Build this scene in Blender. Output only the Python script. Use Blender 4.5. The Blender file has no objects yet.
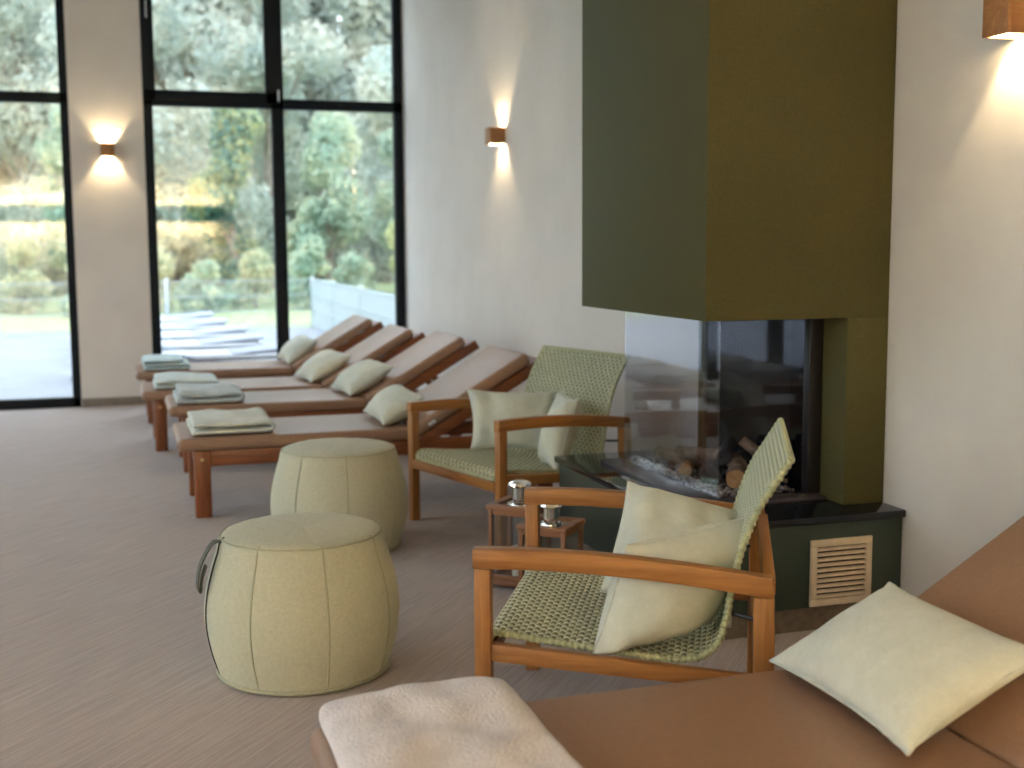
import bpy, bmesh, math, random
import numpy as np
from mathutils import Vector, Matrix, noise
PI = math.pi
scn = bpy.context.scene
COL = scn.collection
R = math.radians

# ------------------------------------------------------------------ object helpers
def link(o, parent=None):
    COL.objects.link(o)
    if parent is not None:
        o.parent = parent
    return o

def obj(name, bm, mat, parent=None, smooth=35):
    me = bpy.data.meshes.new(name)
    bmesh.ops.recalc_face_normals(bm, faces=bm.faces[:])
    bm.to_mesh(me); bm.free()
    for m in (mat if isinstance(mat, (list, tuple)) else [mat]):
        me.materials.append(m)
    if smooth:
        me.shade_smooth()
        me.set_sharp_from_angle(angle=R(smooth))
    return link(bpy.data.objects.new(name, me), parent)

def pymesh(name, V, F, mat, parent=None, smooth=True):
    me = bpy.data.meshes.new(name)
    me.from_pydata(V, [], F)
    me.materials.append(mat)
    if smooth: me.shade_smooth()
    return link(bpy.data.objects.new(name, me), parent)

def tag(o, label, cat, group=None, kind=None):
    o['label'] = label; o['category'] = cat
    if group: o['group'] = group
    if kind: o['kind'] = kind
    return o

def thing(name, label, cat, loc=(0, 0, 0), rz=0, group=None):
    o = bpy.data.objects.new(name, None)
    o.empty_display_size = .1
    o.location = loc; o.rotation_euler = (0, 0, rz)
    link(o)
    return tag(o, label, cat, group)

def struct(o):
    o['kind'] = 'structure'
    return o

def dup(root, loc, rz=0, label=None):
    def rec(o, par):
        c = o.copy(); COL.objects.link(c)
        c.parent = par
        for ch in list(o.children):
            rec(ch, c)
        return c
    r = rec(root, None)
    r.location = loc; r.rotation_euler = (0, 0, rz)
    if label: r['label'] = label
    return r

# ------------------------------------------------------------------ shape helpers
def add_bm(dst, src, M=None):
    if M is not None: bmesh.ops.transform(src, matrix=M, verts=src.verts[:])
    me = bpy.data.meshes.new('tmp'); src.to_mesh(me); src.free()
    dst.from_mesh(me); bpy.data.meshes.remove(me)

def bx(bm, x0, x1, y0, y1, z0, z1, bev=0, M=None, seg=2):
    t = bmesh.new()
    bmesh.ops.create_cube(t, size=1)
    S = Matrix.Translation(((x0+x1)/2, (y0+y1)/2, (z0+z1)/2)) @ Matrix.Diagonal((abs(x1-x0), abs(y1-y0), abs(z1-z0), 1))
    bmesh.ops.transform(t, matrix=S, verts=t.verts[:])
    if bev: bmesh.ops.bevel(t, geom=t.edges[:], offset=bev, segments=seg, profile=.5, affect='EDGES')
    add_bm(bm, t, M)

def box_obj(name, x0, x1, y0, y1, z0, z1, mat, parent=None, bev=0, M=None, smooth=35):
    bm = bmesh.new(); bx(bm, x0, x1, y0, y1, z0, z1, bev, M)
    return obj(name, bm, mat, parent, smooth)

def lathe(bm, prof, n=48, M=None, cap=True):
    t = bmesh.new(); rings = []
    for r, z in prof:
        rings.append([t.verts.new((r*math.cos(2*PI*k/n), r*math.sin(2*PI*k/n), z)) for k in range(n)])
    for a, b in zip(rings, rings[1:]):
        for k in range(n):
            t.faces.new((a[k], a[(k+1) % n], b[(k+1) % n], b[k]))
    if cap:
        t.faces.new(rings[0][::-1]); t.faces.new(rings[-1])
    add_bm(bm, t, M)

def tube(bm, pts, rad, n=8, closed=False, M=None):
    t = bmesh.new(); P = [Vector(p) for p in pts]; N = len(P); rings = []
    up = Vector((0, 0, 1)); prev = None
    for i, p in enumerate(P):
        if closed: d = P[(i+1) % N] - P[i-1]
        else: d = P[min(i+1, N-1)] - P[max(i-1, 0)]
        d.normalize()
        if prev is None:
            a = up.cross(d)
            if a.length < .1: a = Vector((1, 0, 0)).cross(d)
        else:
            a = prev - d*prev.dot(d)
        a.normalize(); prev = a; b = d.cross(a)
        r = rad(i/(N-1)) if callable(rad) else (rad[i] if isinstance(rad, (list, tuple)) else rad)
        rings.append([t.verts.new(p + (a*math.cos(2*PI*k/n) + b*math.sin(2*PI*k/n))*r) for k in range(n)])
    rng = range(N) if closed else range(N-1)
    for i in rng:
        A, B = rings[i], rings[(i+1) % N]
        for k in range(n): t.faces.new((A[k], A[(k+1) % n], B[(k+1) % n], B[k]))
    if not closed:
        t.faces.new(rings[0][::-1]); t.faces.new(rings[-1])
    add_bm(bm, t, M)

def sweep_board(bm, prof, w0, w1, bev=.006):
    """closed section in the x-z plane extruded along y"""
    t = bmesh.new()
    a = [t.verts.new((x, w0, z)) for x, z in prof]; b = [t.verts.new((x, w1, z)) for x, z in prof]
    n = len(prof)
    t.faces.new(a); t.faces.new(b[::-1])
    for i in range(n): t.faces.new((a[i], b[i], b[(i+1) % n], a[(i+1) % n]))
    bmesh.ops.recalc_face_normals(t, faces=t.faces[:])
    if bev:
        es = [e for e in t.edges if abs(e.verts[0].co.y-e.verts[1].co.y) < 1e-6 or e.calc_face_angle(0) > .5]
        bmesh.ops.bevel(t, geom=es, offset=bev, segments=2, profile=.5, affect='EDGES')
    add_bm(bm, t)

def catmull(pts, n=8):
    P = [Vector(p) for p in pts]; P = [P[0]*2-P[1]] + P + [P[-1]*2-P[-2]]; out = []
    for i in range(1, len(P)-2):
        for k in range(n):
            t = k/n; a, b, c, d = P[i-1:i+3]
            out.append(.5*((2*b) + (c-a)*t + (2*a-5*b+4*c-d)*t*t + (3*b-a-3*c+d)*t**3))
    out.append(P[-2]); return out

def resample(P, step):
    out = [P[0].copy()]; acc = 0
    for a, b in zip(P, P[1:]):
        L = (b-a).length; pos = step-acc
        while pos <= L:
            out.append(a.lerp(b, pos/L)); pos += step
        acc = (acc + L) % step if L + acc >= step else acc + L
    return out

# ------------------------------------------------------------------ materials
def newmat(name):
    m = bpy.data.materials.new(name); m.use_nodes = True
    nt = m.node_tree; nt.nodes.clear()
    out = nt.nodes.new('ShaderNodeOutputMaterial')
    return m, nt, out

def N(nt, typ, **kw):
    n = nt.nodes.new(typ)
    for k, v in kw.items():
        if k in n.inputs.keys(): n.inputs[k].default_value = v
        else: setattr(n, k, v)
    return n

def coords(nt, scale=(1, 1, 1), rot=(0, 0, 0), kind='Object'):
    tc = nt.nodes.new('ShaderNodeTexCoord'); mp = nt.nodes.new('ShaderNodeMapping')
    mp.inputs['Scale'].default_value = scale; mp.inputs['Rotation'].default_value = rot
    nt.links.new(tc.outputs[kind], mp.inputs['Vector']); return mp.outputs['Vector']

def pbsdf(nt, out, rough=.6, spec=.5, **kw):
    b = nt.nodes.new('ShaderNodeBsdfPrincipled')
    b.inputs['Roughness'].default_value = rough
    b.inputs['Specular IOR Level'].default_value = spec
    for k, v in kw.items(): b.inputs[k].default_value = v
    nt.links.new(b.outputs['BSDF'], out.inputs['Surface']); return b

def ramp(nt, fac, stops):
    r = nt.nodes.new('ShaderNodeValToRGB'); el = r.color_ramp.elements
    while len(el) < len(stops): el.new(.5)
    for e, (p, c) in zip(el, stops):
        e.position = p; e.color = (*c, 1)
    nt.links.new(fac, r.inputs['Fac']); return r.outputs['Color']

def bump(nt, b, height, strength=.3, dist=.01):
    n = nt.nodes.new('ShaderNodeBump'); n.inputs['Strength'].default_value = strength; n.inputs['Distance'].default_value = dist
    nt.links.new(height, n.inputs['Height']); nt.links.new(n.outputs['Normal'], b.inputs['Normal'])

def noisy(name, c1, c2, scale=30, stretch=(1, 1, 1), rough=.7, spec=.3, bstr=.2, bdist=.005, lo=.35, hi=.65, detail=6, **kw):
    m, nt, out = newmat(name)
    b = pbsdf(nt, out, rough, spec, **kw)
    n = N(nt, 'ShaderNodeTexNoise', Scale=scale, Detail=detail, Roughness=.6)
    nt.links.new(coords(nt, stretch), n.inputs['Vector'])
    nt.links.new(ramp(nt, n.outputs['Fac'], [(lo, c1), (hi, c2)]), b.inputs['Base Color'])
    if bstr: bump(nt, b, n.outputs['Fac'], bstr, bdist)
    return m

def plain(name, c, rough=.5, spec=.5, metal=0, **kw):
    m, nt, out = newmat(name)
    b = pbsdf(nt, out, rough, spec, Metallic=metal, **kw)
    n = N(nt, 'ShaderNodeTexNoise', Scale=60.0, Detail=3.0)
    nt.links.new(coords(nt), n.inputs['Vector'])
    nt.links.new(ramp(nt, n.outputs['Fac'], [(.3, tuple(x*.93 for x in c)), (.7, tuple(min(1, x*1.05) for x in c))]), b.inputs['Base Color'])
    return m

def wood(name, dark, light, axis, rough=.42):
    st = [26, 26, 26]; st[axis] = 1.6
    m, nt, out = newmat(name)
    b = pbsdf(nt, out, rough, .4)
    n = N(nt, 'ShaderNodeTexNoise', Scale=2.2, Detail=8.0, Roughness=.62, Distortion=.6)
    nt.links.new(coords(nt, st), n.inputs['Vector'])
    nt.links.new(ramp(nt, n.outputs['Fac'], [(.3, dark), (.5, tuple((a+c)/2 for a, c in zip(dark, light))), (.7, light)]), b.inputs['Base Color'])
    bump(nt, b, n.outputs['Fac'], .12, .002)
    return m

def fabric(name, c1, c2, weave=420, mottled=14, rough=.85, bstr=.35, sheen=.15):
    """linen: two crossed thread bands over a soft mottling"""
    m, nt, out = newmat(name)
    b = pbsdf(nt, out, rough, .2)
    b.inputs['Sheen Weight'].default_value = sheen
    v = coords(nt)
    n1 = N(nt, 'ShaderNodeTexNoise', Scale=float(mottled), Detail=7.0, Roughness=.68)
    nt.links.new(v, n1.inputs['Vector'])
    vs = coords(nt, (weave*.16, weave*.16, weave))
    n2 = N(nt, 'ShaderNodeTexNoise', Scale=1.0, Detail=2.0); nt.links.new(vs, n2.inputs['Vector'])
    vt = coords(nt, (weave, weave, weave*.16))
    n3 = N(nt, 'ShaderNodeTexNoise', Scale=1.0, Detail=2.0); nt.links.new(vt, n3.inputs['Vector'])
    a = N(nt, 'ShaderNodeMath', operation='ADD'); nt.links.new(n2.outputs['Fac'], a.inputs[0]); nt.links.new(n3.outputs['Fac'], a.inputs[1])
    a2 = N(nt, 'ShaderNodeMath', operation='MULTIPLY_ADD'); nt.links.new(a.outputs[0], a2.inputs[0]); a2.inputs[1].default_value = .35; nt.links.new(n1.outputs['Fac'], a2.inputs[2])
    s = N(nt, 'ShaderNodeMath', operation='SUBTRACT'); nt.links.new(a2.outputs[0], s.inputs[0]); s.inputs[1].default_value = .35
    nt.links.new(ramp(nt, s.outputs[0], [(.27, c1), (.73, c2)]), b.inputs['Base Color'])
    bump(nt, b, a.outputs[0], bstr, .0012)
    return m

def terry(name, c1, c2):
    m, nt, out = newmat(name)
    b = pbsdf(nt, out, .95, .1); b.inputs['Sheen Weight'].default_value = .3
    v = coords(nt)
    n1 = N(nt, 'ShaderNodeTexNoise', Scale=16.0, Detail=4.0); nt.links.new(v, n1.inputs['Vector'])
    n2 = N(nt, 'ShaderNodeTexNoise', Scale=170.0, Detail=4.0); nt.links.new(v, n2.inputs['Vector'])
    nt.links.new(ramp(nt, n1.outputs['Fac'], [(.35, c1), (.65, c2)]), b.inputs['Base Color'])
    bump(nt, b, n2.outputs['Fac'], .9, .006)
    return m

def glass(name, r0=.05, tint=(.96, .98, .98), gl=.02):
    m, nt, out = newmat(name)
    tr = N(nt, 'ShaderNodeBsdfTransparent'); tr.inputs['Color'].default_value = (*tint, 1)
    g = N(nt, 'ShaderNodeBsdfGlossy'); g.inputs['Roughness'].default_value = gl; g.inputs['Color'].default_value = (1, 1, 1, 1)
    lw = N(nt, 'ShaderNodeLayerWeight'); lw.inputs['Blend'].default_value = .5
    p = N(nt, 'ShaderNodeMath', operation='POWER'); nt.links.new(lw.outputs['Facing'], p.inputs[0]); p.inputs[1].default_value = 5
    ma = N(nt, 'ShaderNodeMath', operation='MULTIPLY_ADD'); nt.links.new(p.outputs[0], ma.inputs[0]); ma.inputs[1].default_value = 1-r0; ma.inputs[2].default_value = r0
    mix = N(nt, 'ShaderNodeMixShader'); nt.links.new(ma.outputs[0], mix.inputs[0]); nt.links.new(tr.outputs[0], mix.inputs[1]); nt.links.new(g.outputs[0], mix.inputs[2])
    nt.links.new(mix.outputs[0], out.inputs['Surface'])
    return m

def emit(name, c, s):
    m, nt, out = newmat(name)
    e = N(nt, 'ShaderNodeEmission'); e.inputs['Color'].default_value = (*c, 1); e.inputs['Strength'].default_value = s
    nt.links.new(e.outputs[0], out.inputs['Surface']); return m

def leaf(name, c1, c2, c3):
    m, nt, out = newmat(name)
    b = pbsdf(nt, out, .6, .2)
    v = coords(nt)
    n = N(nt, 'ShaderNodeTexNoise', Scale=.7, Detail=4.0, Roughness=.6); nt.links.new(v, n.inputs['Vector'])
    n2 = N(nt, 'ShaderNodeTexNoise', Scale=7.0, Detail=2.0); nt.links.new(v, n2.inputs['Vector'])
    a = N(nt, 'ShaderNodeMath', operation='MULTIPLY_ADD'); nt.links.new(n2.outputs['Fac'], a.inputs[0]); a.inputs[1].default_value = .8; nt.links.new(n.outputs['Fac'], a.inputs[2])
    col = ramp(nt, a.outputs[0], [(.72, c1), (.9, c2), (1.08, c3)])
    nt.links.new(col, b.inputs['Base Color'])
    t = N(nt, 'ShaderNodeBsdfTranslucent'); nt.links.new(col, t.inputs['Color'])
    mix = N(nt, 'ShaderNodeMixShader'); mix.inputs[0].default_value = .5
    nt.links.new(b.outputs[0], mix.inputs[1]); nt.links.new(t.outputs[0], mix.inputs[2])
    nt.links.new(mix.outputs[0], out.inputs['Surface'])
    return m

def carpet_mat():
    m, nt, out = newmat('carpet')
    b = pbsdf(nt, out, .9, .15)
    b.inputs['Sheen Weight'].default_value = .12
    v0 = coords(nt, (1, 1, 1), (0, 0, -R(50)))
    mp = nt.nodes.new('ShaderNodeMapping'); mp.inputs['Scale'].default_value = (1.4, 34, 1); nt.links.new(v0, mp.inputs['Vector']); v = mp.outputs['Vector']
    n1 = N(nt, 'ShaderNodeTexNoise', Scale=2.4, Detail=6.0, Roughness=.65); nt.links.new(v, n1.inputs['Vector'])
    n2 = N(nt, 'ShaderNodeTexNoise', Scale=330.0, Detail=3.0); nt.links.new(coords(nt), n2.inputs['Vector'])
    w = N(nt, 'ShaderNodeTexWave', Scale=26.0, Distortion=1.6); w.wave_type = 'BANDS'; w.bands_direction = 'Y'
    w.inputs['Detail'].default_value = 2.0; w.inputs['Detail Scale'].default_value = 1.5
    nt.links.new(coords(nt, (1, 1, 1), (0, 0, -R(50))), w.inputs['Vector'])
    a = N(nt, 'ShaderNodeMath', operation='MULTIPLY_ADD'); nt.links.new(n2.outputs['Fac'], a.inputs[0]); a.inputs[1].default_value = .5; nt.links.new(n1.outputs['Fac'], a.inputs[2])
    a2 = N(nt, 'ShaderNodeMath', operation='MULTIPLY_ADD'); nt.links.new(w.outputs['Fac'], a2.inputs[0]); a2.inputs[1].default_value = .10; nt.links.new(a.outputs[0], a2.inputs[2])
    nt.links.new(ramp(nt, a2.outputs[0], [(.55, CARPET[0]), (.8, CARPET[1]), (1.05, CARPET[2])]), b.inputs['Base Color'])
    bump(nt, b, a2.outputs[0], .45, .006)
    return m

CARPET = ((.335, .28, .26), (.425, .362, .335), (.50, .435, .408))
M = {}
M['carpet'] = carpet_mat()
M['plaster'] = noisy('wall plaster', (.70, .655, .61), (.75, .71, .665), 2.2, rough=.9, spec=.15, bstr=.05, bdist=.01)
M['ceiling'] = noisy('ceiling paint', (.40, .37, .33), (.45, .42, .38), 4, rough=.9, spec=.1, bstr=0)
M['skirting'] = noisy('skirting', (.16, .12, .085), (.22, .17, .125), 40, rough=.7)
M['skirting_g'] = noisy('pillar skirting', (.20, .165, .13), (.25, .21, .17), 40, rough=.7)
M['frame'] = plain('dark window frame', (.008, .011, .014), .6, .2)
M['steel'] = plain('brushed steel', (.6, .6, .6), .3, .5, 1)
M['brass'] = plain('dull brass', (.55, .42, .25), .4, .5, 1)
M['chrome'] = plain('chrome', (.85, .84, .82), .07, .5, 1)
M['pane'] = glass('window glass', .085, (.97, .985, .985))
M['fireglass'] = glass('fireplace glass', .055, (.90, .90, .92), .0)
M['fireglass_front'] = glass('anti-reflective fireplace glass', .008, (.90, .90, .92), .0)
M['lantglass'] = glass('lantern glass', .06, (.93, .94, .94), .0)
M['green'] = noisy('dark green plaster', (.066, .060, .021), (.088, .080, .030), 160, rough=.62, spec=.18, bstr=.35, bdist=.002, lo=.3, hi=.7)
M['green_plinth'] = noisy('very dark green satin paint', (.030, .046, .031), (.040, .060, .041), 160, rough=.38, spec=.55, bstr=.2, bdist=.002, lo=.3, hi=.7)
M['slab'] = plain('polished black stone', (.008, .009, .012), .06, .6)
M['blacksteel'] = plain('black steel', (.012, .011, .012), .35, .4)
M['blackglass'] = plain('black glass', (.004, .004, .005), .03, .6)
M['tray'] = plain('tray metal', (.06, .05, .06), .22, .6)
M['grille'] = noisy('beech', (.68, .56, .42), (.76, .64, .50), 30, (1, 1, 1), .55, .3, .05)
M['void'] = plain('duct', (.02, .015, .012), .9, .1)
for i, a in enumerate('xyz'):
    M['teak_'+a] = wood('teak along '+a, (.25, .098, .026), (.45, .205, .060), i)
    M['red_'+a] = wood('reddish hardwood along '+a, (.135, .040, .014), (.28, .092, .033), i, .38)
    M['lant_'+a] = wood('lantern wood along '+a, (.20, .085, .04), (.36, .17, .085), i, .45)
M['leather'] = noisy('brown leatherette', (.29, .167, .105), (.32, .19, .122), 90, rough=.42, spec=.5, bstr=.12, bdist=.0015)
M['weave'] = noisy('pale green cord', (.44, .465, .335), (.60, .625, .485), 70, rough=.6, spec=.35, bstr=.2, bdist=.001)
M['weave_dark'] = noisy('olive cord', (.21, .22, .125), (.32, .33, .20), 70, rough=.6, spec=.3, bstr=.2, bdist=.001)
M['cord_edge'] = noisy('edge cord', (.36, .375, .22), (.50, .515, .34), 70, rough=.6, spec=.35, bstr=.2, bdist=.001)
M['cushion'] = fabric('sage cushion linen', (.54, .56, .48), (.63, .65, .57), 520, 24)
M['cushion_n'] = fabric('cream cushion linen', (.56, .57, .49), (.66, .67, .585), 520, 24)
M['pouf'] = fabric('pouf linen', (.44, .435, .32), (.545, .54, .415), 420, 90, .85, .45)
M['piping'] = plain('pouf piping', (.40, .39, .28), .8, .2)
M['zip'] = plain('dark zip tape', (.02, .022, .02), .6, .3)
M['strap'] = plain('grey strap', (.10, .105, .085), .7, .3)
M['tagw'] = plain('white label', (.75, .75, .74), .7, .2)
M['tagb'] = plain('black label', (.02, .02, .02), .6, .3)
M['tw_cream'] = terry('pale sage terry', (.66, .69, .62), (.76, .78, .71))
M['tw_blue'] = terry('grey blue terry', (.48, .55, .56), (.60, .66, .66))
M['tw_mint'] = terry('mint terry', (.58, .67, .64), (.70, .77, .74))
M['tw_sky'] = terry('light blue terry', (.52, .68, .71), (.64, .77, .79))
M['tw_lilac'] = terry('lilac white terry', (.66, .61, .64), (.76, .71, .74))
M['copper'] = wood('sconce oak', (.30, .13, .045), (.46, .22, .08), 0, .5)
M['white_in'] = plain('white lamp inside', (.8, .78, .72), .6, .3)
M['bark'] = noisy('bark', (.10, .065, .045), (.30, .21, .15), 28, (1, 1, 1), .9, .15, .9, .012)
M['char'] = noisy('charred bark', (.010, .009, .009), (.075, .062, .055), 30, (1, 1, 1), .75, .3, .9, .012)
M['cut'] = noisy('cut wood', (.36, .20, .085), (.52, .32, .15), 40, rough=.8, bstr=.2)
M['pebble'] = noisy('ember pebbles', (.10, .085, .09), (.50, .44, .41), 60, rough=.7, bstr=.5)
M['terrace'] = noisy('pale terrace slabs', (.235, .25, .285), (.285, .30, .335), 1.2, rough=.6, bstr=.03)
M['lawn'] = noisy('lawn', (.26, .32, .15), (.38, .42, .23), 3, rough=.9, bstr=.6, bdist=.05)
M['mesh'] = plain('galvanised wire', (.46, .52, .55), .45, .5, .3)
M['patio'] = plain('white aluminium', (.55, .57, .60), .4, .4)
M['patio_s'] = plain('grey sling', (.34, .37, .43), .7, .3)
M['trunk'] = noisy('tree trunk', (.20, .16, .13), (.42, .37, .32), 6, (3, 3, .6), .9, .1, .6, .03)
M['lf_a'] = leaf('haze paled grey green leaves', (.46, .54, .51), (.60, .65, .59), (.74, .72, .62))  # outdoor haze is put into these pale leaf colours
M['lf_b'] = leaf('teal green leaves', (.10, .24, .23), (.26, .40, .32), (.62, .62, .34))
M['lf_c'] = leaf('yellowing leaves', (.46, .54, .28), (.68, .68, .36), (.84, .76, .44))
M['lf_d'] = leaf('haze lightened green leaves', (.34, .47, .39), (.50, .60, .47), (.74, .74, .56))  # greens lightened to stand for the same haze
M['lf_e'] = leaf('straw shrubs', (.42, .50, .36), (.62, .63, .44), (.80, .74, .56))
M['led'] = emit('warm led', (1, .78, .40), 270)
M['lampface'] = emit('warm lamp', (1, .86, .66), 4)
M['walnut'] = wood('bar shelf wood', (.05, .03, .02), (.10, .06, .035), 0)

# ------------------------------------------------------------------ room shell
XW, YW, YB, XL, ZC = 2.425, 10.15, -3.0, -4.2, 3.9
struct(box_obj('floor', XL-.25, XW+.25, YB-.25, YW+.14, -.2, 0, M['carpet'], smooth=0))
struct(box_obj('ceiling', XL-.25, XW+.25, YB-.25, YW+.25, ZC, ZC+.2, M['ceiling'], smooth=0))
XC = 2.292
bm = bmesh.new()
lo = [bm.verts.new(p) for p in ((XW, YB-.25, 0), (XW+.3, YB-.25, 0), (XW+.3, YW+.25, 0), (XC, YW+.25, 0), (XC, YW, 0), (XW, 4.74, 0))]
fb = bm.faces.new(lo); e = bmesh.ops.extrude_face_region(bm, geom=[fb])
bmesh.ops.translate(bm, vec=(0, 0, ZC), verts=[v for v in e['geom'] if isinstance(v, bmesh.types.BMVert)])
struct(obj('wall_right', bm, M['plaster'], smooth=0))
XWY = lambda y: XW if y < 4.74 else XW+(XC-XW)*(y-4.74)/(YW-4.74)
WANG = math.atan2(XW-XC, YW-4.74)
struct(box_obj('wall_front', XL-.25, XW, YB-.25, YB, 0, ZC, M['plaster'], smooth=0))
W1 = (-2.62, -.345); W2 = (.207, 2.287); ZT = 3.6
bm = bmesh.new()
for a, b in ((XL-.25, W1[0]), (W1[1], W2[0])): bx(bm, a, b, YW, YW+.25, 0, ZC)
for a, b in (W1, W2): bx(bm, a, b, YW, YW+.25, ZT, ZC)
struct(obj('wall_back', bm, M['plaster'], smooth=0))
LW = [(-2.0, .6), (1.5, 4.3), (5.2, 8.6)]
bm = bmesh.new(); ys = [YB] + [v for p in LW for v in p] + [YW]
for a, b in zip(ys[::2], ys[1::2]): bx(bm, XL-.25, XL, a, b, 0, ZC)
for a, b in LW:
    bx(bm, XL-.25, XL, a, b, ZT, ZC)
struct(obj('wall_left', bm, M['plaster'], smooth=0))
struct(box_obj('baseboard_back', W1[1]+.005, W2[0]-.005, YW-.014, YW, 0, .065, M['skirting_g'], bev=.003))
struct(box_obj('baseboard_right', XW-.014, XW, YB, 3.36, 0, .065, M['skirting_g'], bev=.003))
bm = bmesh.new(); bx(bm, -.014, -.001, 0, YW-4.80, 0, .065, .003, Matrix.Translation((XW, 4.74, 0)) @ Matrix.Rotation(WANG, 4, 'Z'))
struct(obj('baseboard_right_back', bm, M['skirting_g']))

def window(name, rects, panes, depth0=YW+.005, depth1=YW+.085, swap=False, hinges=()):
    """rects / panes: (u0,u1,z0,z1) bars and glazing; swap puts u along y on the left wall"""
    bm = bmesh.new()
    for (u0, u1, z0, z1, *d) in rects:
        a, b = (depth0, depth1) if not d else d
        if swap: bx(bm, a, b, u0, u1, z0, z1, .004)
        else: bx(bm, u0, u1, a, b, z0, z1, .004)
    w = struct(obj(name, bm, M['frame']))
    for (u0, u1, z0, z1) in panes:
        m = (depth0+depth1)/2
        bm = bmesh.new()
        if swap: bx(bm, m-.004, m+.004, u0, u1, z0, z1)
        else: bx(bm, u0, u1, m-.004, m+.004, z0, z1)
        obj('pane', bm, M['pane'], w, 0)
    for (u, z, h) in hinges:
        bm = bmesh.new(); tube(bm, [(u, depth0-.008, z), (u, depth0-.008, z+h)], .009, 8)
        obj('hinge', bm, M['steel'], w)
    return w

x0, x1 = W2
window('window_2', [
    (x0, x0+.072, 0, ZT), (x1-.074, x1, 0, ZT), (1.203, 1.302, 0, ZT), (x0, x1, 0, .07), (x0, x1, ZT-.07, ZT),
    (x0, 1.25, 2.362, 2.44), (1.25, x1, 2.36, 2.442),
    (x0+.015, x0+.098, 2.40, ZT-.03, YW-.006, YW+.06), (1.158, 1.29, 2.40, ZT-.03, YW-.006, YW+.06),
    (x0+.015, 1.29, 2.40, 2.485, YW-.006, YW+.06), (x0+.015, 1.29, ZT-.1, ZT-.03, YW-.006, YW+.06)],
    [(x0+.07, 1.205, .07, 2.365), (1.30, x1-.07, .07, 2.365), (x0+.07, 1.205, 2.44, ZT-.07), (1.30, x1-.07, 2.44, ZT-.07)],
    hinges=[(x0+.05, 3.03, .13), (1.262, 2.42, .09)])
x0, x1 = W1
window('window_1', [
    (x1-.062, x1, 0, ZT), (x0, x0+.07, 0, ZT), (x0, x1, 0, .075), (x0, x1, ZT-.07, ZT), (-1.46, -1.32, 0, ZT), (x0, x1, 2.362, 2.44)],
    [(x0+.07, -1.46, .07, 2.365), (-1.32, x1-.06, .07, 2.365), (x0+.07, -1.46, 2.44, ZT-.07), (-1.32, x1-.06, 2.44, ZT-.07)])
for i, (a, b) in enumerate(LW):
    m = (a+b)/2
    window('window_%d' % (i+3), [(a, a+.07, 0, ZT), (b-.07, b, 0, ZT), (m-.05, m+.05, 0, ZT), (a, b, 0, .07), (a, b, ZT-.07, ZT), (a, b, 2.36, 2.44)],
           [(a+.07, m-.05, .07, 2.36), (m+.05, b-.07, .07, 2.36), (a+.07, m-.05, 2.44, ZT-.07), (m+.05, b-.07, 2.44, ZT-.07)],
           XL-.085, XL-.005, True)

# ------------------------------------------------------------------ cushions and towels
def cushion_bm(w, h, t, seed=0, nu=34, nv=28, wr=.012, puck=.10):
    rnd = random.Random(seed); off = Vector((rnd.random()*50, rnd.random()*50, seed))
    bm = bmesh.new(); g = {}
    for s in (1, -1):
        for i in range(nu+1):
            for j in range(nv+1):
                u, v = 2*i/nu-1, 2*j/nv-1
                u = math.sin(u*PI/2*.97)/math.sin(PI/2*.97); v = math.sin(v*PI/2*.97)/math.sin(PI/2*.97)
                edge = i in (0, nu) or j in (0, nv)
                if edge and s == -1:
                    g[s, i, j] = g[1, i, j]; continue
                px = u*w/2*(1-puck*(1-v*v)*abs(u)**1.5*1.0)
                py = v*h/2*(1-puck*(1-u*u)*abs(v)**1.5*1.0)
                pz = s*t/2*((1-abs(u)**2.2)*(1-abs(v)**2.2))**.52
                q = Vector((px, py, 0))
                nn = noise.noise(Vector((q.x*11, q.y*4.5, 0))+off+Vector((0, 0, s*7)))*.9 + noise.noise(q*16+off)*.45
                crn = (abs(u)*abs(v))
                pz += s*wr*nn*(0 if edge else 1)*(.5+crn)*min(1, (1-max(abs(u), abs(v)))*6)
                # seam pucker
                if edge: 
                    pz += .004*noise.noise(q*40+off); px *= 1+.008*noise.noise(q*30+off); py *= 1+.012*noise.noise(q*34+off)
                g[s, i, j] = bm.verts.new((px, py, pz))
    for s in (1, -1):
        for i in range(nu):
            for j in range(nv):
                f = [g[s, i, j], g[s, i+1, j], g[s, i+1, j+1], g[s, i, j+1]]
                bm.faces.new(f if s == 1 else f[::-1])
    # thin seam line all round
    ring = [g[1, i, 0].co for i in range(nu)] + [g[1, nu, j].co for j in range(nv)] + [g[1, i, nv].co for i in range(nu, 0, -1)] + [g[1, 0, j].co for j in range(nv, 0, -1)]
    ring = [v.copy() for v in ring]
    return bm, ring

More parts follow.
